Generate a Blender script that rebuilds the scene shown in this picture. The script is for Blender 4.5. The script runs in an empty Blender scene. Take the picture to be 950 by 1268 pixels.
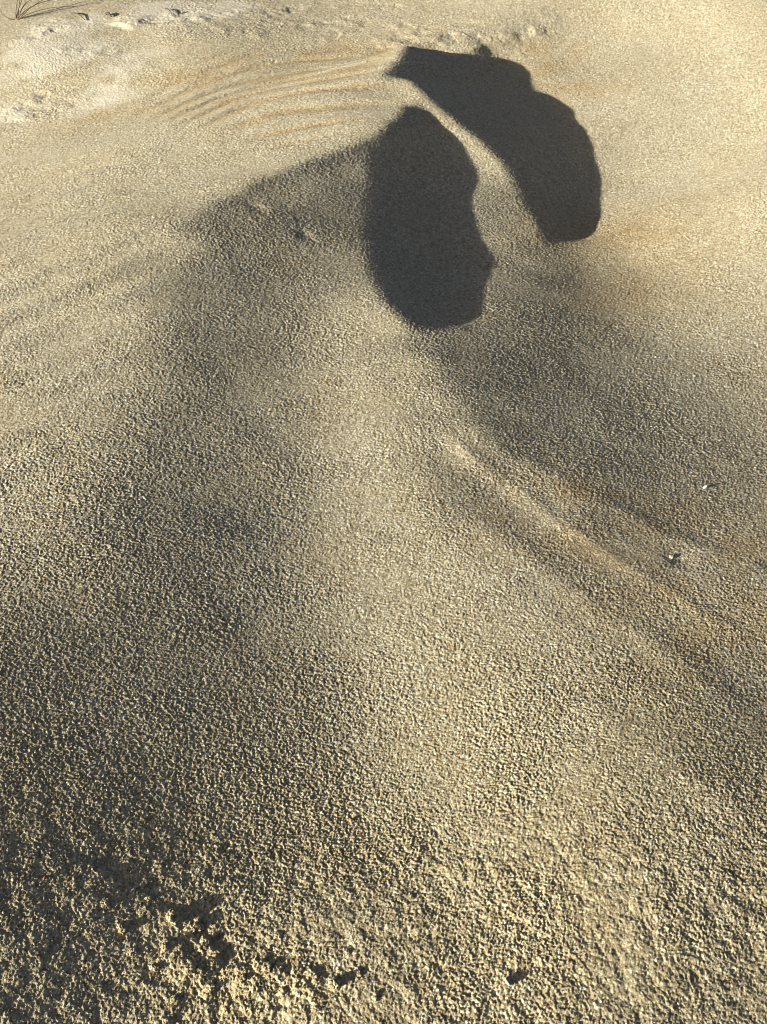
import bpy, bmesh, math, random
import numpy as np
from mathutils import Vector, noise as mnoise

sc = bpy.context.scene
# ------------------------------------------------------------------ camera
cam = bpy.data.cameras.new('camera'); cam_ob = bpy.data.objects.new('camera', cam)
sc.collection.objects.link(cam_ob); sc.camera = cam_ob
CAM_H = 0.8
cam_ob.location = (0, 0, CAM_H); cam_ob.rotation_euler = (math.radians(90 - 44), 0, 0)
cam.sensor_fit = 'VERTICAL'; cam.sensor_height = 24; cam.lens = 12 / math.tan(math.radians(27))
cam.clip_start = 0.02; cam.clip_end = 800
# ------------------------------------------------------------------ light
SUN_EL_DEG, SUN_AZ_DEG = 15.0, 28.0
world = bpy.data.worlds.new('World'); sc.world = world; world.use_nodes = True
wn = world.node_tree; sky = wn.nodes.new('ShaderNodeTexSky'); sky.sky_type = 'NISHITA'; sky.sun_disc = False
sky.sun_elevation = math.radians(SUN_EL_DEG)
sky.sun_rotation = math.atan2(-math.cos(math.radians(SUN_AZ_DEG)), -math.sin(math.radians(SUN_AZ_DEG)))
sky.air_density = 0.32; sky.dust_density = 2.0; sky.ozone_density = 0.0
wn.links.new(sky.outputs[0], wn.nodes['Background'].inputs[0]); wn.nodes['Background'].inputs[1].default_value = 0.05
sun = bpy.data.lights.new('sun', 'SUN'); sun.energy = 5.0; sun.angle = math.radians(0.5); sun.color = (1.0, 0.95, 0.82)
sun_ob = bpy.data.objects.new('sun', sun); sc.collection.objects.link(sun_ob)
_e, _a = math.radians(SUN_EL_DEG), math.radians(SUN_AZ_DEG)
sun_ob.rotation_euler = Vector((math.cos(_a) * math.cos(_e), math.sin(_a) * math.cos(_e), -math.sin(_e))).to_track_quat('-Z', 'Y').to_euler()
sun_ob.location = (-4, -2, 2)
sc.cycles.filter_width = 1.0
sc.view_settings.view_transform = 'Standard'; sc.view_settings.look = 'None'
sc.view_settings.exposure = 1.15; sc.view_settings.gamma = 1.0; sc.view_settings.use_curve_mapping = False

# ------------------------------------------------------------------ the lie of the sand
SUN_EL, SUN_AZ = np.radians(15.0), np.radians(28.0)     # height of the sun; heading of its rays from +x towards +y
CU, SU = np.cos(SUN_AZ), np.sin(SUN_AZ)
U0, V0, STEP, NU, NV = -2.2, -2.4, 0.008, 704, 770
def densify(poly, n=12):
    out = []
    for (a, b), (c, d) in zip(poly, poly[1:] + poly[:1]):
        out += [(a + (c - a) * k / n, b + (d - b) * k / n) for k in range(n)]
    return out
def inside(poly, x, y):
    r = np.zeros(x.shape, bool)
    for (a, b), (c, d) in zip(poly, poly[1:] + poly[:1]):
        if b == d: continue
        r ^= ((b > y) != (d > y)) & (x < (c - a) * (y - b) / (d - b) + a)
    return r
def blur(a, sig):
    n = int(3 * sig) + 1
    k = np.exp(-0.5 * (np.arange(-n, n + 1) / sig) ** 2); k /= k.sum()
    for ax in (0, 1):
        p = np.pad(a, [(n, n) if i == ax else (0, 0) for i in (0, 1)], mode='edge')
        a = sum(k[i] * np.take(p, range(i, i + a.shape[ax]), axis=ax) for i in range(2 * n + 1))
    return a
def relief(points, hollows, crests=()):
    """points: (x, y, q) slope survey along the wind/sun line in units of tan(sun height); hollows: slip-face outlines."""
    u = U0 + STEP * np.arange(NU); v = V0 + STEP * np.arange(NV)
    V, U = np.meshgrid(v, u, indexing='ij')
    X = U * CU - V * SU; Y = U * SU + V * CU
    P = np.array(points); n = len(P)
    D = np.sqrt((P[:, None, 0] - P[None, :, 0]) ** 2 + (P[:, None, 1] - P[None, :, 1]) ** 2 + 1.5e-4)
    A = np.ones((n + 1, n + 1)); A[:n, :n] = D - 0.04 * np.eye(n); A[n, n] = 0
    w = np.linalg.solve(A, np.append(P[:, 2], 0))
    q = np.full(X.shape, w[n])
    for i in range(n):
        q += w[i] * np.sqrt((X - P[i, 0]) ** 2 + (Y - P[i, 1]) ** 2 + 1.5e-4)
    q = np.clip(q, -1.25, 1.3)
    # away from the surveyed patch the sand is level
    dmin = np.min([(X - a) ** 2 + (Y - b) ** 2 for a, b, _ in P[::2]], axis=0) ** .5
    q *= np.clip(1.5 - dmin / 0.35, 0, 1)
    # sharp crests: just past the crest line the sand drops away from the sun
    for line, width, q0, q1, f0 in crests:
        d = np.full(X.shape, 9.0); sd = np.zeros(X.shape); al = np.zeros(X.shape); m = len(line) - 1
        for k, ((a, b), (c, e)) in enumerate(zip(line, line[1:])):
            ex, ey = c - a, e - b; L = ex * ex + ey * ey
            t = ((X - a) * ex + (Y - b) * ey) / L; tc = np.clip(t, 0, 1)
            dd = np.hypot(X - a - tc * ex, Y - b - tc * ey); n_ = dd < d
            d = np.where(n_, dd, d); sd = np.where(n_, np.sign((X - a) * ey - (Y - b) * ex), sd); al = np.where(n_, (k + tc) / m, al)
        k = np.where(sd > 0, np.exp(-(d / width) ** 2), 0) * np.clip(al / .22, 0, 1) * np.clip((1 - al) / f0, 0, 1)
        q = q + k * np.minimum(q0 + (q1 - q0) * al - q, 0)
    # hollows: along every sun line the floor sinks below the ray that grazes the crest and meets it at the far rim
    runs = []
    for poly in hollows:
        m = inside(poly, X, Y)
        for j in range(NV):
            e = np.flatnonzero(np.diff(np.concatenate([[0], m[j].astype(int), [0]])))
            runs += [[j, a, b, float(a), 0.0] for a, b in zip(e[::2], e[1::2]) if b - a > 2]
    lam, te = 0.02, np.tan(SUN_EL)
    ku = (2 - 2 * np.cos(2 * np.pi * np.fft.fftfreq(2 * NU))) / STEP ** 2
    kv = (2 - 2 * np.cos(2 * np.pi * np.fft.fftfreq(2 * NV))) / STEP ** 2
    K = ku[None, :] + lam * kv[:, None] + 0.15
    for step in range(7):
        p = q.copy()
        for j, a, b, fa, sag in runs:
            ia = int(round(fa)); ib = max(b, ia + 2)
            t = (np.arange(ia, ib) + .5 - ia) / (ib - ia)
            p[j, ia:ib] = -1.04 - sag + min(0.9, 0.08 + (b - a) * 0.029) * (3 * t * t - 2 * t)
        s = blur(p, 0.8) * te
        # least squares height whose slope along u is s and whose cross slope stays small (mirror FFT)
        g = np.gradient(s, STEP, axis=1)
        g[:, 0] += s[:, 0] / STEP; g[:, -1] -= s[:, -1] / STEP
        G = np.concatenate([g, g[:, ::-1]], 1); G = np.concatenate([G, G[::-1]], 0)
        h = np.fft.ifft2(-np.fft.fft2(G) / K).real[:NV, :NU]
        ray = h + te * U
        sh = ray < np.maximum.accumulate(ray, axis=1) - 6e-4
        for r in runs:
            c = (r[1] + r[2]) // 2; k = np.flatnonzero(~sh[r[0], c:]); end = c + (k[0] if len(k) else 40)
            k = np.flatnonzero(~sh[r[0], :c][::-1]); start = c - (k[0] if len(k) else 40)
            lim = .3 * (r[2] - r[1])
            r[3] = float(np.clip(r[3] + .5 * np.clip(r[1] + 2 - start, -4, 4), r[1] - lim, r[1] + lim))
            r[4] = float(np.clip(r[4] + .5 * np.clip(r[2] - end, -6, 6) / (r[2] - r[1]), -.3, .45))
        # neighbouring lines stay alike
        for i in (3, 4):
            off = np.array([r[i] - (r[1] if i == 3 else 0) for r in runs]); line = np.array([r[0] for r in runs]); mid = np.array([(r[1] + r[2]) / 2 for r in runs])
            for n_, r in enumerate(runs):
                w_ = np.exp(-((line - r[0]) / 7.0) ** 2) * (abs(mid - mid[n_]) < 22)
                r[i] = (r[1] if i == 3 else 0) + float((w_ * off).sum() / w_.sum())
    return h
def sample(h, x, y):
    """smooth (cubic) height at ground points"""
    fu = np.clip((x * CU + y * SU - U0) / STEP, 1, NU - 3); fv = np.clip((-x * SU + y * CU - V0) / STEP, 1, NV - 3)
    iu = fu.astype(int); iv = fv.astype(int); a = fu - iu; b = fv - iv
    def wts(t): return ((1-t)**3/6, (3*t**3-6*t**2+4)/6, (-3*t**3+3*t**2+3*t+1)/6, t**3/6)
    wu, wv = wts(a), wts(b); r = np.zeros(np.shape(x))
    for j in range(4):
        for i in range(4): r = r + wv[j] * wu[i] * h[iv + j - 1, iu + i - 1]
    return r
# survey of the slopes (x, y, slope) in metres on the ground, outlines of the two slip-face hollows
SURVEY = [
    (0.626, 2.056, 0.50), (0.752, 2.291, 1.05), (0.590, 2.350, 0.44), (0.670, 1.674, 0.96), (0.463, 1.605, 0.76), (0.553, 1.577, 0.60),
    (0.486, 1.883, 0.54), (0.468, 1.321, 0.21), (0.558, 1.280, -0.02), (0.481, 1.118, -0.59), (0.361, 1.098, -0.59), (0.249, 1.111, -0.73),
    (0.180, 1.093, -0.95), (0.177, 0.955, -0.95), (0.274, 0.922, -0.95), (0.377, 0.924, -0.63), (0.463, 0.935, -0.67), (0.208, 0.811, 0.30),
    (0.160, 0.885, 0.44), (0.105, 0.943, 0.70), (0.275, 0.764, -0.42), (0.387, 0.773, -0.41), (0.328, 0.718, -0.29), (0.396, 0.675, -0.30),
    (0.252, 0.738, -0.45), (0.201, 0.758, -0.95), (0.153, 0.821, -0.95), (0.119, 0.860, -0.95), (0.082, 0.897, -0.95), (-0.063, 1.212, 0.07),
    (-0.092, 1.359, -0.38), (-0.123, 1.499, -0.97), (-0.027, 1.068, 0.48), (0.005, 0.939, 0.34), (-0.064, 0.939, 0.06), (0.022, 0.753, -0.14),
    (-0.049, 0.752, -0.23), (0.004, 0.594, 0.05), (0.096, 0.545, 0.21), (0.104, 0.662, -0.15), (0.182, 0.621, -0.07), (0.237, 0.492, -0.52),
    (0.161, 0.468, 0.03), (0.323, 0.594, -0.74), (0.356, 0.545, -0.95), (0.299, 0.451, -0.20), (0.257, 0.590, -0.24), (-0.507, 1.572, 0.46),
    (-0.562, 1.392, 0.22), (-0.463, 1.153, -0.04), (-0.391, 1.067, -0.17), (-0.454, 0.985, 0.12), (-0.433, 0.869, 0.03), (-0.373, 0.812, 0.07),
    (-0.355, 1.155, 0.35), (-0.321, 1.291, -0.38), (-0.294, 1.351, 0.72), (-0.302, 1.026, -0.03), (-0.232, 1.315, -0.73), (-0.179, 1.389, -0.43),
    (-0.156, 1.236, -0.67), (-0.245, 1.137, -0.73), (-0.187, 1.083, -0.47), (-0.195, 0.969, -0.38), (-0.237, 0.855, -0.56), (-0.322, 0.871, -0.18),
    (-0.234, 0.724, -0.81), (-0.315, 0.713, -0.22), (-0.383, 0.720, -0.31), (-0.361, 0.641, -0.56), (-0.181, 0.626, -0.88), (-0.283, 0.562, -0.81),
    (-0.345, 0.553, -0.93), (-0.289, 0.436, -0.87), (-0.192, 0.448, -0.91), (-0.248, 0.496, -0.72), (-0.089, 0.459, -0.36), (-0.058, 0.545, -0.65),
    (-0.132, 0.537, -0.75), (-0.102, 0.637, -0.72), (-0.132, 0.804, -0.95), (-0.124, 0.948, -0.65), (-0.177, 0.734, -0.76), (-0.124, 1.097, -0.43),
    (-0.109, 0.312, 0.05), (-0.168, 0.293, -0.61), (-0.229, 0.307, -0.95), (-0.283, 0.333, -0.94), (-0.243, 0.370, -0.84), (-0.182, 0.383, -0.94),
    (-0.116, 0.380, -0.68), (-0.017, 0.380, -0.67), (-0.046, 0.293, 0.58), (0.083, 0.377, 0.21), (0.076, 0.293, -0.04), (0.207, 0.342, -0.04),
    (0.141, 0.323, 0.08), (0.015, 0.311, -0.57), (0.228, 0.293, -0.58), (0.287, 0.325, -0.28), (0.018, 0.460, 0.00), (0.116, 0.445, -0.05),
    (-0.571, 1.843, 0.35), (-0.727, 2.165, 0.78), (-0.809, 2.299, 0.45), (-0.740, 1.991, 0.60), (-0.467, 2.150, 0.71), (-0.394, 1.713, 0.39),
    (-0.294, 1.857, 0.18), (-0.210, 2.127, 0.39), (-0.080, 1.784, 0.66), (-0.147, 1.684, 0.39), (-0.233, 1.574, -0.10), (-0.044, 2.296, 0.59),
    (-0.227, 2.375, 0.06), (-0.348, 2.319, 0.06), (0.229, 2.414, 0.69), (0.512, 2.460, 1.05), (0.009, 2.464, 0.31), (-0.497, 2.364, 0.67),
    (-0.665, 2.294, -0.12), (0.370, 2.318, 0.11), (-0.024, 1.994, -0.07), (-0.418, 2.454, -0.14), (0.489, 2.147, 0.84), (0.401, 2.266, -0.03),
    (-0.243, 1.435, -1.15), (-0.160, 1.479, -1.04), (-0.061, 1.594, -1.15), (-0.070, 1.428, -0.43), (-0.043, 1.346, -0.47), (-0.006, 1.161, -0.13),
    (0.027, 1.085, -0.39), (0.057, 1.009, -0.95), (0.114, 2.055, 1.20), (0.147, 1.920, 1.20), (0.198, 1.840, 1.20), (0.213, 1.714, -0.95),
    (0.179, 1.653, -0.71), (0.226, 1.522, -0.08), (0.192, 1.329, -0.59), (0.284, 1.445, -0.95), (0.301, 1.299, -0.55), (0.203, 1.202, -0.59),
    (0.308, 1.515, -0.74), (0.388, 1.497, -0.28), (0.353, 1.241, -0.58), (0.292, 1.162, -0.70), (0.491, 1.479, 0.34), (0.072, 1.146, -0.95),
    (0.101, 1.054, -0.95), (0.122, 0.974, -0.95), (0.144, 0.933, -0.95), (0.028, 1.174, -0.95), (-0.323, 1.395, -0.46), (-0.290, 1.462, -0.27),
    (-0.248, 1.532, 0.31), (-0.203, 1.605, 0.37), (-0.139, 1.677, 0.25), (-0.071, 1.721, 0.25), (-0.022, 1.777, 0.18), (0.012, 1.849, -0.10),
    (0.017, 1.193, 0.91), (0.051, 1.113, 1.04), (0.077, 1.038, 0.86), (0.104, 0.972, 1.05), (0.087, 1.088, -0.95), (0.119, 1.006, -0.95),
    (0.137, 0.949, -0.95), (0.150, 1.066, -0.66), (0.172, 1.014, -0.52), (0.211, 1.027, -0.79), (0.129, 1.128, -0.64), (0.135, 1.009, -0.76),
    (0.233, 0.992, -0.85), (0.200, 1.070, -0.51), (0.034, 0.880, -0.03), (0.051, 0.821, -0.05), (0.103, 0.766, -0.01), (0.069, 0.927, -0.95),
    (-0.273, 1.272, -0.79), (-0.286, 1.163, -0.38), (-0.292, 1.092, -0.48), (-0.200, 1.223, -0.47), (-0.171, 1.148, -0.62), (-0.224, 1.042, -0.50),
    (-0.245, 0.974, -0.77), (-0.278, 0.936, -0.46), (-0.280, 0.793, -0.57), (-0.314, 0.789, -0.85), (-0.331, 0.644, -0.93), (0.464, 1.960, 0.00),
    (0.463, 1.856, -0.25), (0.425, 1.729, 0.28), (0.248, 0.830, -0.94), (0.316, 0.787, -0.81), (-0.131, 1.407, -0.79), (-0.258, 1.342, -0.95),
]
LEE_HOLLOW = [
    (0.046, 1.896), (0.036, 1.856), (0.026, 1.826), (0.016, 1.799), (0.007, 1.774), (0.001, 1.750), (-0.004, 1.728), (-0.010, 1.707),
    (-0.015, 1.684), (-0.017, 1.649), (-0.018, 1.615), (-0.019, 1.579), (-0.020, 1.543), (-0.022, 1.511), (-0.023, 1.480), (-0.025, 1.450),
    (-0.027, 1.422), (-0.023, 1.404), (-0.020, 1.384), (-0.017, 1.363), (-0.013, 1.340), (-0.008, 1.322), (-0.002, 1.303), (0.003, 1.285),
    (0.008, 1.267), (0.016, 1.253), (0.023, 1.238), (0.031, 1.224), (0.038, 1.212), (0.047, 1.213), (0.056, 1.214), (0.066, 1.215),
    (0.075, 1.215), (0.085, 1.223), (0.096, 1.231), (0.106, 1.238), (0.117, 1.246), (0.122, 1.257), (0.127, 1.268), (0.132, 1.278),
    (0.137, 1.288), (0.141, 1.302), (0.145, 1.316), (0.149, 1.331), (0.154, 1.345), (0.156, 1.363), (0.159, 1.381), (0.162, 1.399),
    (0.165, 1.419), (0.166, 1.439), (0.168, 1.460), (0.169, 1.480), (0.170, 1.498), (0.170, 1.514), (0.170, 1.528), (0.170, 1.542),
    (0.170, 1.557), (0.168, 1.575), (0.167, 1.594), (0.166, 1.614), (0.165, 1.634), (0.166, 1.656), (0.167, 1.677), (0.169, 1.700),
    (0.170, 1.722), (0.172, 1.742), (0.175, 1.762), (0.177, 1.779), (0.179, 1.794), (0.163, 1.809), (0.148, 1.821), (0.132, 1.833),
    (0.116, 1.845), (0.105, 1.859), (0.094, 1.876), (0.083, 1.893), (0.072, 1.909), (0.066, 1.906), (0.059, 1.903), (0.052, 1.900),
]
FAR_LEE_HOLLOW = [
    (0.053, 2.287), (0.069, 2.288), (0.084, 2.289), (0.099, 2.290), (0.115, 2.291), (0.133, 2.262), (0.153, 2.268), (0.174, 2.279),
    (0.195, 2.291), (0.202, 2.300), (0.209, 2.309), (0.215, 2.318), (0.222, 2.326), (0.232, 2.325), (0.242, 2.324), (0.251, 2.322),
    (0.261, 2.318), (0.274, 2.311), (0.288, 2.302), (0.300, 2.290), (0.312, 2.276), (0.320, 2.255), (0.327, 2.234), (0.334, 2.212),
    (0.342, 2.192), (0.350, 2.171), (0.358, 2.150), (0.366, 2.131), (0.374, 2.111), (0.383, 2.091), (0.392, 2.072), (0.400, 2.054),
    (0.409, 2.037), (0.413, 2.016), (0.417, 1.996), (0.421, 1.976), (0.424, 1.957), (0.426, 1.937), (0.427, 1.917), (0.428, 1.898),
    (0.429, 1.877), (0.427, 1.860), (0.425, 1.842), (0.423, 1.823), (0.420, 1.804), (0.415, 1.785), (0.410, 1.767), (0.405, 1.747),
    (0.399, 1.727), (0.394, 1.713), (0.389, 1.699), (0.384, 1.684), (0.379, 1.670), (0.373, 1.660), (0.366, 1.649), (0.360, 1.637),
    (0.353, 1.624), (0.344, 1.618), (0.335, 1.612), (0.326, 1.606), (0.317, 1.600), (0.309, 1.599), (0.300, 1.597), (0.292, 1.595),
    (0.284, 1.593), (0.281, 1.606), (0.279, 1.623), (0.277, 1.640), (0.274, 1.658), (0.270, 1.684), (0.265, 1.709), (0.259, 1.732),
    (0.254, 1.753), (0.247, 1.768), (0.240, 1.781), (0.233, 1.795), (0.227, 1.810), (0.218, 1.820), (0.209, 1.829), (0.199, 1.838),
    (0.190, 1.847), (0.181, 1.854), (0.171, 1.861), (0.162, 1.868), (0.153, 1.875), (0.138, 1.890), (0.123, 1.909), (0.108, 1.924),
    (0.093, 1.942), (0.086, 1.959), (0.079, 1.977), (0.071, 1.995), (0.064, 2.025), (0.052, 2.021), (0.041, 2.020), (0.029, 2.018),
    (0.017, 2.016), (0.023, 2.036), (0.029, 2.054), (0.035, 2.071), (0.041, 2.089), (0.043, 2.108), (0.046, 2.131), (0.048, 2.156),
]
CRESTS = [([(-0.335, 1.353), (-0.308, 1.388), (-0.280, 1.437), (-0.238, 1.504), (-0.192, 1.564), (-0.130, 1.632), (-0.063, 1.691), (-0.014, 1.751), (0.022, 1.818), (0.050, 1.893)], 0.045, -0.82, -1.12, 0.02)]
LEVEL = -0.00238
RUST_BROAD = [(0.430, 1.640), (0.406, 1.463)]
LEFT_FLANK = [(-1.013, 1.973), (-0.483, 1.798), (-0.311, 1.349), (-0.296, 1.276), (-0.292, 1.028), (-0.340, 0.786), (-0.481, 0.611)]
FLANK_LINE = [(-0.641, 0.899), (-0.482, 1.016), (-0.377, 1.099), (-0.261, 1.178)]
LEDGE_NEAR = [(-0.290, 0.414), (-0.247, 0.389), (-0.206, 0.373), (-0.170, 0.356), (-0.152, 0.346), (-0.135, 0.330), (-0.119, 0.319), (-0.099, 0.325), (-0.078, 0.315), (-0.046, 0.308), (-0.021, 0.295)]
LEDGE_MID = [(0.009, 0.442), (0.031, 0.425), (0.055, 0.407), (0.078, 0.411), (0.105, 0.403), (0.117, 0.390), (0.142, 0.380)]
SPUR_A = [(0.047, 1.025), (0.085, 0.960), (0.123, 0.919), (0.159, 0.884), (0.201, 0.832), (0.242, 0.790), (0.288, 0.743), (0.333, 0.703), (0.398, 0.653)]
SPUR_B = [(0.127, 0.974), (0.183, 0.924), (0.238, 0.884), (0.290, 0.848), (0.351, 0.816), (0.432, 0.769)]
SPUR_C = [(0.080, 0.855), (0.132, 0.795), (0.189, 0.737), (0.234, 0.688), (0.271, 0.656), (0.323, 0.593), (0.356, 0.544)]
SPUR_D = [(0.177, 0.580), (0.232, 0.539), (0.278, 0.484), (0.326, 0.444)]
RIPPLE_PATCH = [(-0.519, 1.967), (-0.499, 2.137), (-0.398, 2.296), (-0.259, 2.321), (-0.098, 2.314), (0.042, 2.163), (0.047, 2.004), (0.038, 1.910), (-0.050, 1.758), (-0.159, 1.663), (-0.285, 1.776), (-0.400, 1.849)]
RIPPLE_LINE = [(-0.425, 1.903), (-0.358, 1.978), (-0.285, 2.049), (-0.209, 2.113), (-0.092, 2.137), (0.024, 2.086), (0.110, 2.178)]
RIPPLE_LINE_LOW = [(-0.257, 1.789), (-0.187, 1.838), (-0.114, 1.897), (-0.039, 1.943), (0.031, 1.970)]
SCUFF = [(-0.416, 2.442), (-0.372, 2.457), (-0.316, 2.363), (-0.273, 2.492), (-0.217, 2.510), (-0.239, 2.418), (-0.139, 2.433), (-0.082, 2.388), (0.046, 2.405), (0.081, 2.367), (0.153, 2.357), (0.208, 2.355), (0.282, 2.368), (0.339, 2.394), (-0.009, 2.522), (0.054, 2.329), (-0.778, 2.401), (-0.561, 2.422), (-0.492, 2.454), (-0.741, 2.398), (-0.626, 2.276), (-0.687, 2.049), (-0.745, 2.084)]
PALE = [(-0.790, 2.296), (-0.718, 2.420), (-0.747, 2.055), (-0.650, 2.076), (-0.588, 2.159), (-0.498, 2.496), (-0.440, 2.480), (-0.721, 2.223), (-0.549, 2.458)]
RUST = [(-0.417, 2.161), (-0.304, 2.230), (-0.167, 2.258), (-0.026, 2.258), (-0.057, 2.091), (-0.208, 2.104), (-0.324, 1.968), (-0.591, 1.993), (-0.507, 2.031), (0.317, 2.328), (0.387, 2.302), (0.426, 2.190), (-0.097, 2.290), (0.176, 0.858), (0.242, 0.787), (0.305, 0.735), (0.363, 0.684), (0.220, 0.897), (0.308, 0.836), (0.391, 0.787)]
CLODS = [(-0.151, 0.344), (-0.169, 0.351), (-0.037, 0.300), (-0.199, 0.371), (-0.190, 0.366), (-0.140, 0.332), (-0.129, 0.324), (-0.117, 0.317), (-0.206, 0.340), (-0.194, 0.322), (-0.170, 0.327), (-0.149, 0.309), (-0.132, 0.297), (-0.108, 0.303), (-0.090, 0.312), (-0.076, 0.294), (-0.066, 0.324), (-0.056, 0.308), (-0.043, 0.312), (-0.030, 0.287), (-0.093, 0.280), (-0.118, 0.283), (-0.158, 0.288), (-0.019, 0.308), (-0.083, 0.338), (-0.028, 0.324), (-0.006, 0.289), (-0.051, 0.281), (-0.176, 0.311), (-0.222, 0.359)]
SHELL = [(0.093, 0.300)]
CHIPS = [(0.326, 0.783), (0.399, 0.919)]
RED = [(-0.029, 0.448), (-0.271, 0.375), (-0.238, 0.380)]
TWIGS = [(-0.725, 2.478), (-0.684, 2.437), (-0.640, 2.468), (-0.626, 2.453), (-0.506, 2.486), (-0.487, 2.459), (-0.479, 2.469), (-0.472, 2.469)]
TUFT = [(-0.850, 2.463)]
SLIVER = [(-0.639, 2.421), (-0.595, 2.403), (-0.550, 2.372)]
DINTS = [(-0.200, 1.475), (-0.122, 1.426), (0.333, 0.780), (0.443, 0.776)]
TOP_LEDGE = [(0.022, 2.185), (0.044, 2.301), (0.116, 2.317), (0.197, 2.319), (0.225, 2.342)]
H0 = relief(SURVEY, [LEE_HOLLOW, FAR_LEE_HOLLOW], CRESTS)

def hash01(i, j, k):
    h = (i.astype(np.int64) * 374761393 + j.astype(np.int64) * 668265263 + k * 2147483647) & 0xFFFFFFFF
    h = ((h ^ (h >> 13)) * 1274126177) & 0xFFFFFFFF
    h = ((h ^ (h >> 16)) * 2246822519) & 0xFFFFFFFF
    return ((h ^ (h >> 15)) & 0xFFFFFF) / float(0xFFFFFF)
def vnoise(x, y, seed):
    """smooth value noise, -1..1"""
    i = np.floor(x); j = np.floor(y); a = x - i; b = y - j
    a = a * a * a * (a * (a * 6 - 15) + 10); b = b * b * b * (b * (b * 6 - 15) + 10)
    i = i.astype(np.int64); j = j.astype(np.int64)
    return 2 * ((hash01(i, j, seed) * (1 - a) + hash01(i + 1, j, seed) * a) * (1 - b) +
                (hash01(i, j + 1, seed) * (1 - a) + hash01(i + 1, j + 1, seed) * a) * b) - 1
def fbm(x, y, seed, n=3):
    r = 0; s = 1.0
    for k in range(n):
        r = r + s * vnoise(x * 2 ** k + 7.3 * k, y * 2 ** k - 3.1 * k, seed + k); s *= .5
    return r
def grains(x, y, seed):
    """rounded lumps of unequal size, 0..1 high, one to a unit cell"""
    i = np.floor(x).astype(np.int64); j = np.floor(y).astype(np.int64); r = np.zeros_like(x)
    for di in (-1, 0, 1):
        for dj in (-1, 0, 1):
            ii, jj = i + di, j + dj
            dx = x - ii - hash01(ii, jj, seed); dy = y - jj - hash01(ii, jj, seed + 1)
            R = .45 + .55 * hash01(ii, jj, seed + 2)
            t = np.clip(1 - (dx * dx + dy * dy) / (R * R), 0, 1)
            r = np.maximum(r, t * R)
    return r
def poly_dist(x, y, pts):
    """distance to a polyline, signed + on its left going along, and position along it 0..1"""
    best = np.full(np.shape(x), 1e9); side = np.zeros(np.shape(x)); along = np.zeros(np.shape(x)); n = len(pts) - 1
    for k, ((a, b), (c, d)) in enumerate(zip(pts, pts[1:])):
        ex, ey = c - a, d - b; L = ex * ex + ey * ey
        t = ((x - a) * ex + (y - b) * ey) / L; tc = np.clip(t, 0, 1)
        D = np.hypot(x - a - tc * ex, y - b - tc * ey); m = D < best
        best = np.where(m, D, best); side = np.where(m, np.sign(ex * (y - b) - ey * (x - a)), side); along = np.where(m, (k + tc) / n, along)
    return best, side, along
def sstep(a, b, x):
    t = np.clip((x - a) / (b - a), 0, 1); return t * t * (3 - 2 * t)
def ends(t, w=.15): return sstep(0, w, t) * sstep(0, w, 1 - t)
def blobs(x, y, pts, rx, ry):
    r = np.zeros_like(x)
    for k, (a, b) in enumerate(pts):
        ca = .35 + .5 * math.sin(k * 2.1); dx = (x - a); dy = (y - b)
        p = dx * math.cos(ca) + dy * math.sin(ca); q = -dx * math.sin(ca) + dy * math.cos(ca)
        r = np.maximum(r, np.exp(-(p / rx) ** 2 - (q / ry) ** 2))
    return r

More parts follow.
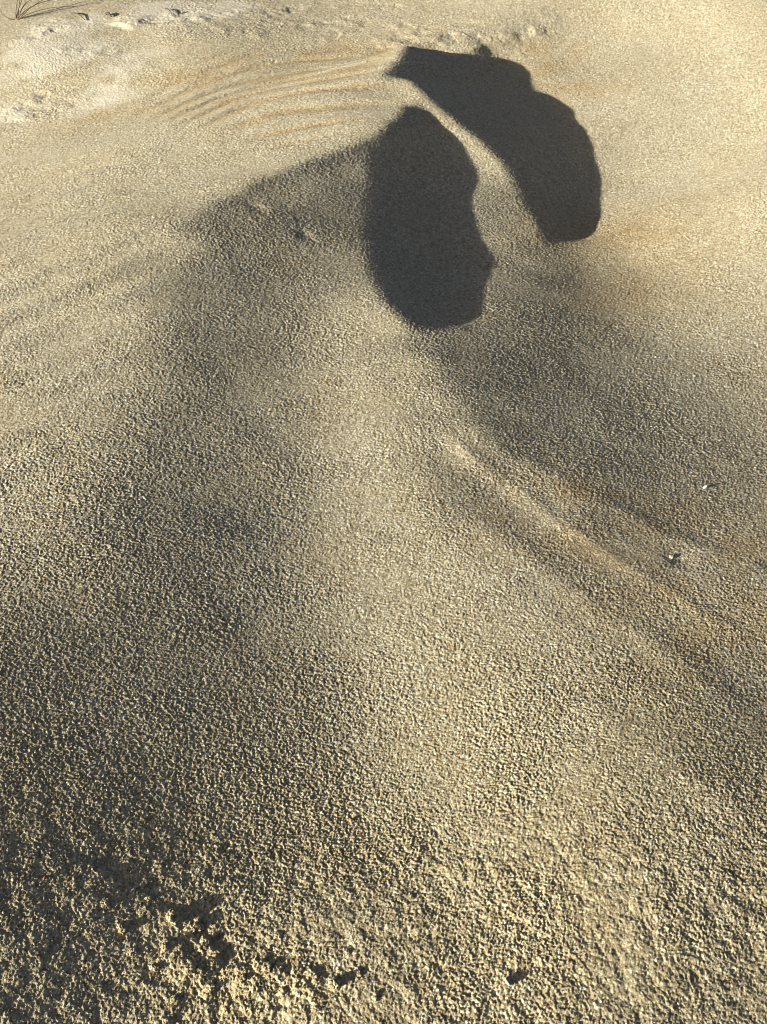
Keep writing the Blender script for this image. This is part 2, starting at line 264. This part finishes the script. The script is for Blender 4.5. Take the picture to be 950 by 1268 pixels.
def detail(x, y, near):
    """everything smaller than the dune itself; near fades it where the sheet is coarse. Returns height and colour masks"""
    h = np.zeros_like(x); xo, yo = x, y
    # spurs: thin streaks of sand down the right flank
    wx = x + .006 * fbm(x / .07, y / .07, 5, 3); wy = y + .006 * fbm(x / .07, y / .07, 8, 3)
    for pts, amp, wd in ((SPUR_A, .0014, .013), (SPUR_B, .0010, .016), (SPUR_C, .0014, .016), (SPUR_D, .0010, .022)):
        d, s, t = poly_dist(wx, wy, pts)
        h += amp * ends(t, .2) * np.exp(-(d / wd) ** 2) * (.8 + .4 * vnoise(x / .05, y / .05, 9))
    # ripples fanning over the far left shoulder
    inr = inside(RIPPLE_PATCH, x, y).astype(float)
    cx = np.mean([p[0] for p in RIPPLE_PATCH]); cy = np.mean([p[1] for p in RIPPLE_PATCH])
    dpatch, _, _ = poly_dist(x, y, RIPPLE_PATCH + RIPPLE_PATCH[:1])
    rm = inr * sstep(0, .09, dpatch)
    cf = np.polyfit([p[0] for p in RIPPLE_LINE], [p[1] for p in RIPPLE_LINE], 2)
    ph = (y - np.polyval(cf, x)) / .070 + .5 * fbm(x / .35, y / .35, 31, 2)
    rip = np.sin(2 * np.pi * ph)
    h += rm * .0018 * (rip + .25 * np.sin(4 * np.pi * ph + .8)) * np.clip(.8 + .45 * fbm(x / .09, y / .05, 33, 3), .1, 1.6)
    # faint long ripples down the left flank
    inf = inside(LEFT_FLANK, x, y).astype(float); df, _, _ = poly_dist(x, y, LEFT_FLANK + LEFT_FLANK[:1])
    d3, s3, _ = poly_dist(x, y, FLANK_LINE)
    h += inf * sstep(0, .12, df) * .0017 * np.sin(2 * np.pi * (d3 * s3 / .062 + .3 * fbm(x / .45, y / .45, 37, 2))) * np.clip(.8 + .5 * fbm(x / .12, y / .12, 39, 2), 0, 1.5)
    # broken crust in the foreground
    crumb = np.zeros_like(x)
    for pts, hg, reach in ((LEDGE_NEAR, .0046, .06), (LEDGE_MID, .0010, .05)):
        ex = x + .006 * fbm(x / .02, y / .02, 41, 3); ey = y + .006 * fbm(x / .02, y / .02, 44, 3)
        d, s, t = poly_dist(ex, ey, pts); sd = -d * s
        k = ends(t, .12) * (.30 + .70 * np.exp(-((t - .45) / .13) ** 2)) * np.clip(.95 + .5 * vnoise(t * 15, 0 * t, 49), .3, 1.3)
        up = sstep(-.004, .006, sd) * np.exp(-np.clip(sd, 0, 9) / reach)
        h += hg * k * up * (1 + .3 * fbm(x / .03, y / .03, 47, 2)) - .35 * hg * k * np.exp(-((sd + .008) / .012) ** 2)
        crumb = np.maximum(crumb, (1.0 if hg > .002 else .55) * (sstep(.24, .46, t) * sstep(0, .12, 1 - t) if hg > .002 else ends(t, .12)) * sstep(-.004, .01, sd) * np.exp(-np.clip(sd, 0, 9) / (reach * 1.1)))
    crumb = np.maximum(crumb, .3 * sstep(.52, .36, y))
    cx_ = x + .004 * fbm(x / .012, y / .012, 57, 2); cy_ = y + .004 * fbm(x / .012, y / .012, 59, 2)
    c = grains(cx_ / .014, cy_ / .014, 51) + .40 * grains(cx_ / .0065, cy_ / .0065, 55)
    h += near * crumb * .0036 * (c - .5)
    # scuffed far edge: little lips and dints
    sm = blobs(x, y, SCUFF, .09, .025)
    h += sm * .0022 * fbm(x / .035, y / .03, 61, 4)
    d, s, t = poly_dist(x, y, SLIVER); sd = -d * s
    h += .006 * ends(t, .4) * sstep(-.006, .010, -sd) * np.exp(-np.clip(-sd, 0, 9) / .08)
    d, s, t = poly_dist(x + .01 * fbm(x / .03, y / .03, 71), y + .01 * fbm(x / .03, y / .03, 74), TOP_LEDGE)
    h += .0025 * ends(t, .2) * np.exp(-(d / .025) ** 2)
    for k, (a, b) in enumerate(DINTS):
        r2 = ((x - a) / .013) ** 2 + ((y - b) / .011) ** 2
        h -= .0018 * np.exp(-r2)
    # gentle unevenness
    h += .0006 * fbm(x / .16, y / .16, 81, 3)
    # the grain of the sand
    mod = (.85 + .3 * fbm(x / .06, y / .06, 91, 2)) * (1 + .22 * fbm(x / .4, y / .4, 93, 2))
    x, y = x * .79 - y * .613, x * .613 + y * .79
    jx = x + .0010 * vnoise(x / .0034, y / .0034, 95); jy = y + .0010 * vnoise(x / .0034, y / .0034, 96)
    g = .52 * grains(jx / .00185, jy / .00185, 101) + .38 * grains(jx / .0013, jy / .0013, 111) + .22 * vnoise(x / .0011, y / .0011, 121)
    h += near * GRAIN * mod * g
    x, y = xo, yo
    pale = np.clip(1.7 * blobs(x, y, PALE, .15, .07) * (1 + .8 * fbm(x / .06, y / .06, 131, 4)) - .5, 0, 1)
    rust = np.clip(.6 * blobs(x, y, RUST, .10, .04) * (.75 + .5 * fbm(x / .04, y / .04, 141, 2)), 0, 1)
    rust = np.maximum(rust, .55 * blobs(x, y, RUST_BROAD, .17, .10) * (1 + .25 * fbm(x / .05, y / .05, 147, 3)))
    rust = np.maximum(rust, rm * np.clip(-rip, 0, 1) * .65)
    ochre = np.clip(.42 * sstep(.80, .42, y + .06 * fbm(x / .15, y / .15, 161, 3)) + .3 * crumb, 0, 1)
    return h, pale, rust, ochre
GRAIN = .00195
def surface(x, y):
    x = np.atleast_1d(np.asarray(x, float)); y = np.atleast_1d(np.asarray(y, float))
    return sample(H0, x, y) - LEVEL + detail(x, y, np.ones_like(x))[0]

# ------------------------------------------------------------------ the sheet of sand, finest near the viewer
PX = 0.00090
ys = [0.16]
while ys[-1] < 3.4: ys.append(ys[-1] + PX * math.hypot(ys[-1], CAM_H))
a = ys[0]; st = .001; lo = []
while a > -60: a -= st; st *= 1.25; lo.append(a)
st = .004
while ys[-1] < 300: ys.append(ys[-1] + st); st *= 1.18
ys = np.array(lo[::-1] + ys)
ts = list(np.arange(-.44, .4401, PX)); st = PX; r = []
t_ = ts[-1]
while t_ < 1.3: t_ += st; st *= 1.006; r.append(t_)
while t_ < 60: t_ += st; st *= 1.18; r.append(t_)
ts = np.array([-v for v in r[::-1]] + ts + r)
dep = np.clip(ys, .1, None) * math.cos(math.radians(44)) + CAM_H * math.sin(math.radians(44))
T, YY = np.meshgrid(ts, ys); XX = T * dep[:, None]
sx = np.gradient(ts)[None, :] * dep[:, None]; sy = np.gradient(ys)[:, None] + 0 * XX
near = np.clip(1.6 - np.maximum(sx, sy) / .004, 0, 1)
far = np.clip((np.hypot(XX, YY - 1) - 3) / 6, 0, 1)
hd, pale, rust, ochre = detail(XX, YY, near)
ZZ = sample(H0, XX, YY) - LEVEL + hd
edge = np.clip((np.hypot(XX, YY - 1.2) - 2.4) / 1.5, 0, 1)
ZZ = ZZ * (1 - edge) + edge * (-LEVEL + hd * near) + far * .25 * fbm(XX / 7, YY / 7, 151, 3)
nr, ncol = XX.shape
me = bpy.data.meshes.new('sand_ground')
me.vertices.add(nr * ncol)
me.vertices.foreach_set('co', np.stack([XX, YY, ZZ], -1).astype(np.float32).ravel())
i0 = (np.arange(nr - 1)[:, None] * ncol + np.arange(ncol - 1)[None, :]).ravel()
quads = np.stack([i0, i0 + 1, i0 + ncol + 1, i0 + ncol], 1).astype(np.int32)
me.loops.add(quads.size); me.loops.foreach_set('vertex_index', quads.ravel())
me.polygons.add(len(quads)); me.polygons.foreach_set('loop_start', np.arange(0, quads.size, 4, dtype=np.int32))
me.polygons.foreach_set('use_smooth', np.ones(len(quads), bool))
for nm, arr in (('pale', pale), ('rust', rust), ('ochre', ochre)):
    at = me.attributes.new(nm, 'FLOAT', 'POINT'); at.data.foreach_set('value', arr.astype(np.float32).ravel())
me.update(calc_edges=True)

# ------------------------------------------------------------------ materials
class NT:
    def __init__(self, name):
        self.m = bpy.data.materials.new(name); self.m.use_nodes = True; self.t = self.m.node_tree
        self.b = self.t.nodes['Principled BSDF']
    def n(self, kind, **kw):
        o = self.t.nodes.new(kind)
        for k, v in kw.items():
            if k in o.inputs: o.inputs[k].default_value = v
            else: setattr(o, k, v)
        return o
    def l(self, a, b): self.t.links.new(a, b)
    def mix(self, fac, c1, c2, mode='MIX'):
        o = self.n('ShaderNodeMix', data_type='RGBA', blend_type=mode)
        for s, v in ((o.inputs[0], fac), (o.inputs[6], c1), (o.inputs[7], c2)):
            if hasattr(v, 'is_linked'): self.l(v, s)
            else: s.default_value = v
        return o.outputs[2]
    def ramp(self, src, stops):
        o = self.n('ShaderNodeValToRGB'); e = o.color_ramp.elements
        while len(e) < len(stops): e.new(.5)
        for k, (p, c) in enumerate(stops): e[k].position = p; e[k].color = c
        self.l(src, o.inputs[0]); return o.outputs[0]
def C(r, g, b): return (r, g, b, 1)
def sand_material(name, masks=True, bump=1.0):
    w = NT(name); co = w.n('ShaderNodeTexCoord').outputs['Object']
    def tex(kind, **kw):
        o = w.n(kind, **kw); w.l(co, o.inputs['Vector']); return o
    v = tex('ShaderNodeTexVoronoi', Scale=700.0)                       # single grains of other minerals
    v2 = tex('ShaderNodeTexVoronoi', Scale=290.0)                      # little clumps
    col = w.ramp(v.outputs['Color'], [(0, C(.12, .09, .06)), (.15, C(.31, .26, .165)), (.5, C(.46, .417, .295)), (.8, C(.55, .51, .38)), (1, C(.84, .82, .72))])
    col = w.mix(1.0, col, w.ramp(v2.outputs['Color'], [(0, C(.55, .48, .42)), (.3, C(.93, .90, .86)), (.7, C(1.06, 1.06, 1.06)), (1, C(1.45, 1.48, 1.56))]), 'MULTIPLY')
    n1 = tex('ShaderNodeTexNoise', Scale=9.0, Detail=4.0)
    col = w.mix(w.ramp(n1.outputs['Fac'], [(.35, C(0, 0, 0)), (.7, C(.55, .55, .55))]), col, w.mix(1.0, col, C(.98, .93, .84), 'MULTIPLY'))
    if masks:
        ru = w.n('ShaderNodeAttribute', attribute_name='rust'); pa = w.n('ShaderNodeAttribute', attribute_name='pale')
        col = w.mix(ru.outputs['Fac'], col, w.mix(1.0, col, C(.88, .73, .53), 'MULTIPLY'))
        oc = w.n('ShaderNodeAttribute', attribute_name='ochre')
        col = w.mix(oc.outputs['Fac'], col, w.mix(1.0, col, C(1.0, .93, .74), 'MULTIPLY'))
        col = w.mix(pa.outputs['Fac'], col, w.mix(.55, col, C(.70, .65, .53)))
    if not masks: col = w.mix(.6, col, w.mix(1.0, col, C(1.0, .93, .74), 'MULTIPLY'))
    w.l(col, w.b.inputs['Base Color'])
    w.b.inputs['Roughness'].default_value = .75; w.b.inputs['Specular IOR Level'].default_value = .25
    if bump:
        n2 = tex('ShaderNodeTexNoise', Scale=900.0, Detail=2.0)
        bp = w.n('ShaderNodeBump', Strength=.9 * bump, Distance=.0006); w.l(n2.outputs['Fac'], bp.inputs['Height']); w.l(bp.outputs[0], w.b.inputs['Normal'])
    return w.m
SAND = sand_material('dry_sand')
LUMP = sand_material('caked_sand', masks=False)
me.materials.append(SAND)
ground = bpy.data.objects.new('sand_ground', me); sc.collection.objects.link(ground); ground['kind'] = 'structure'
ground['label'] = 'wind-shaped beach sand with two dark hollows and a low dune'
# ------------------------------------------------------------------ loose things lying on the sand
def link_mesh(name, bm, mat, parent=None, smooth=True):
    m = bpy.data.meshes.new(name); bm.normal_update(); bm.to_mesh(m); bm.free()
    for p in m.polygons: p.use_smooth = smooth
    m.materials.append(mat); o = bpy.data.objects.new(name, m); sc.collection.objects.link(o)
    if parent: o.parent = parent
    return o
def tag(o, label, cat, group=None):
    o['label'] = label; o['category'] = cat
    if group: o['group'] = group
    return o
def plain(name, col, rough=.6):
    w = NT(name); co = w.n('ShaderNodeTexCoord').outputs['Object']
    nz = w.n('ShaderNodeTexNoise', Scale=260.0, Detail=3.0); w.l(co, nz.inputs['Vector'])
    c = w.ramp(nz.outputs['Fac'], [(.3, C(*[.6 * v for v in col])), (.7, C(*col))])
    w.l(c, w.b.inputs['Base Color']); w.b.inputs['Roughness'].default_value = rough
    bp = w.n('ShaderNodeBump', Strength=.4, Distance=.0005); w.l(nz.outputs['Fac'], bp.inputs['Height']); w.l(bp.outputs[0], w.b.inputs['Normal'])
    return w.m
SHELL_M = plain('white_shell', (.80, .77, .70), .45)
PEBBLE_M = plain('pale_pebble', (.58, .54, .46), .6)
FLAKE_M = plain('blue_white_flake', (.70, .74, .80), .35)
RED_M = plain('red_grain', (.42, .16, .08))
STRAW_M = plain('dry_straw', (.20, .15, .09))
TWIG_M = plain('dark_twig', (.07, .05, .035))
def lump(sx, sy, sz, seed, rough=.45, sub=4):
    """a crumb of caked sand: knobbly with grains standing out of it"""
    bm = bmesh.new(); bmesh.ops.create_icosphere(bm, subdivisions=sub, radius=1)
    for v in bm.verts:
        p = v.co.copy(); o = Vector((seed * 3.7, seed * 1.3, -seed))
        k = 1 + rough * mnoise.noise(p * 1.2 + o) + .5 * rough * mnoise.noise(p * 2.9 + o) + .35 * rough * abs(mnoise.noise(p * 6 + o)) * 2
        v.co = Vector((p.x * k * sx, p.y * k * sy, p.z * k * sz))
    return bm
def lay(o, xy, sink, rot=(0, 0, 0)):
    o.location = (xy[0], xy[1], float(surface(xy[0], xy[1])[0]) + sink); o.rotation_euler = rot; return o
random.seed(4)
BIG = {0: (.0062, .0048, .0034, 'largest pale lump of caked sand, on the lip of the dark ledge'),
       1: (.0050, .0040, .0028, 'pale sand lump at the upper end of the dark ledge hollow'),
       2: (.0036, .0034, .0040, 'upright pale sand lump in the broken crust with a black shadow to its right')}
protos = []
for k, xy in enumerate(CLODS):
    if k in BIG:
        a_, b_, c_, lab = BIG[k]
        o = link_mesh('sand_clod', lump(a_, b_, c_, 11 + k, .8, 5), LUMP)
        tag(o, lab, 'sand clod', 'lumps of caked sand'); lay(o, xy, c_ * .1, (0, 0, .5 + k))
        continue
    if len(protos) < 5:
        o = link_mesh('sand_crumb', lump(.0030, .0024, .0020, 31 + k, .9, 4), LUMP); protos.append(o)
    else:
        o = protos[k % 5].copy(); sc.collection.objects.link(o)
    tag(o, 'small rounded crumb of tan sand lying loose on the broken foreground crust', 'sand crumb', 'loose crumbs on the foreground crust')
    s = random.uniform(.6, 1.25); lay(o, xy, .0002, (0, 0, random.uniform(0, 6.28))); o.scale = (s, s, s * random.uniform(.5, .8))
# shell chip standing on edge
bm = bmesh.new(); N = 14; ring = []
for side in (-1, 1):
    vs = []
    for k in range(N):
        t = 2 * math.pi * k / N; rr = 1 + .18 * math.sin(2 * t + .6) + .10 * math.sin(5 * t)
        vs.append(bm.verts.new((.0032 * rr * math.cos(t), side * .0007 + .0011 * math.cos(t) ** 2, .0042 * rr * math.sin(t))))
    ring.append((vs, bm.verts.new((0, side * .0011, 0))))
for vs, c in ring:
    for k in range(N): bm.faces.new((vs[k], vs[(k + 1) % N], c) if c.co.y > 0 else (vs[(k + 1) % N], vs[k], c))
for k in range(N): bm.faces.new((ring[0][0][k], ring[0][0][(k + 1) % N], ring[1][0][(k + 1) % N], ring[1][0][k]))
o = tag(link_mesh('shell_chip', bm, SHELL_M), 'white shell chip standing on edge in the sand near the bottom, shadow to its right', 'shell chip')
lay(o, SHELL[0], .0018, (.15, .1, -1.1))
o = tag(link_mesh('pebble', lump(.0028, .0022, .0019, 70, .4), PEBBLE_M), 'small pale pebble beside a dark dint among the streaks on the right flank', 'pebble'); lay(o, CHIPS[0], .0012, (0, 0, .7))
o = tag(link_mesh('flake', lump(.0034, .0016, .0009, 71, .3), FLAKE_M), 'thin bluish white flake lying on the smooth right-hand slope', 'flake'); lay(o, CHIPS[1], .0015, (0, -.35, .4))
for k, lab in enumerate(('tiny red grain on the sand in the middle, in front of the crust ridge', 'tiny reddish grain near the left edge of the broken crust', 'tiny reddish grain a little right of the left edge grain')):
    if k < 2: lay(tag(link_mesh('red_grain', lump(.0017, .0012, .0011, 75 + k, .25, 3), RED_M), lab, 'grain', 'reddish grains'), RED[k], .0012, (0, 0, k))
def tube(path, r0, r1, n=7):
    bm = bmesh.new(); P = [Vector(p) for p in path]; rows = []
    for k, p in enumerate(P):
        d = (P[min(k + 1, len(P) - 1)] - P[max(k - 1, 0)]).normalized(); a = d.orthogonal().normalized(); b = d.cross(a)
        r = r0 + (r1 - r0) * k / (len(P) - 1)
        rows.append([bm.verts.new(p + r * (math.cos(2 * math.pi * q / n) * a + math.sin(2 * math.pi * q / n) * b)) for q in range(n)])
    for A_, B_ in zip(rows, rows[1:]):
        best = min(range(n), key=lambda s: (A_[0].co - B_[s].co).length)
        for q in range(n): bm.faces.new((A_[q], A_[(q + 1) % n], B_[(best + q + 1) % n], B_[(best + q) % n]))
    bm.faces.new(rows[0][::-1]); bm.faces.new(rows[-1]); return bm
def bez(p0, p1, p2, n=12):
    p0, p1, p2 = map(Vector, (p0, p1, p2)); return [(1 - t) ** 2 * p0 + 2 * t * (1 - t) * p1 + t * t * p2 for t in [k / n for k in range(n + 1)]]
# twigs on the far edge
for (i, j, bend, r, lab) in ((0, 1, .012, .0016, 'thin curved dark twig beside the brightest sand patch at the top left'),
                             (2, 3, .004, .0030, 'short thick dark stick just above the blue-black shadowed lip at the top left'),
                             (4, 5, .004, .0016, 'thin dark twig of the pair near the top, the one sloping down to the right'),
                             (6, 7, -.003, .0026, 'thicker short twig of the pair near the top, lying nearly level')):
    A_, B_ = TWIGS[i], TWIGS[j]
    za, zb = float(surface(*A_)[0]) + .004, float(surface(*B_)[0]) + .003
    dx, dy, dz = B_[0] - A_[0], B_[1] - A_[1], zb - za
    o = tag(link_mesh('twig', tube(bez((0, 0, 0), (dx / 2, dy / 2 + bend, dz / 2 + .006), (dx, dy, dz)), r, r * .6), TWIG_M), lab, 'twig', 'twigs along the far edge')
    o.location = (A_[0], A_[1], za)
# dry grass tuft
bx, by = TUFT[0]
tuft = bpy.data.objects.new('grass_tuft', None); sc.collection.objects.link(tuft); tuft.location = (bx, by, float(surface(bx, by)[0]) - .004)
tag(tuft, 'sparse tuft of dry curled grass stems in the top left corner of the sand', 'grass tuft')
for p1, p2, r in (((.004, .0, .045), (.035, .03, .075), .0016), ((-.03, -.01, .012), (-.037, .02, .020), .0015), ((.02, .02, .05), (.075, .03, .045), .0013),
                  ((.03, .01, .03), (.10, .05, .05), .0012), ((.02, .03, .06), (.06, .09, .085), .0013), ((.04, .02, .045), (.12, .06, .03), .0012),
                  ((.01, .03, .05), (.03, .07, .09), .0012), ((.05, .01, .03), (.13, .04, .02), .0011)):
    link_mesh('stem', tube(bez((random.uniform(-.004, .004), random.uniform(-.004, .004), 0), p1, p2), r, r * .4), STRAW_M, tuft)
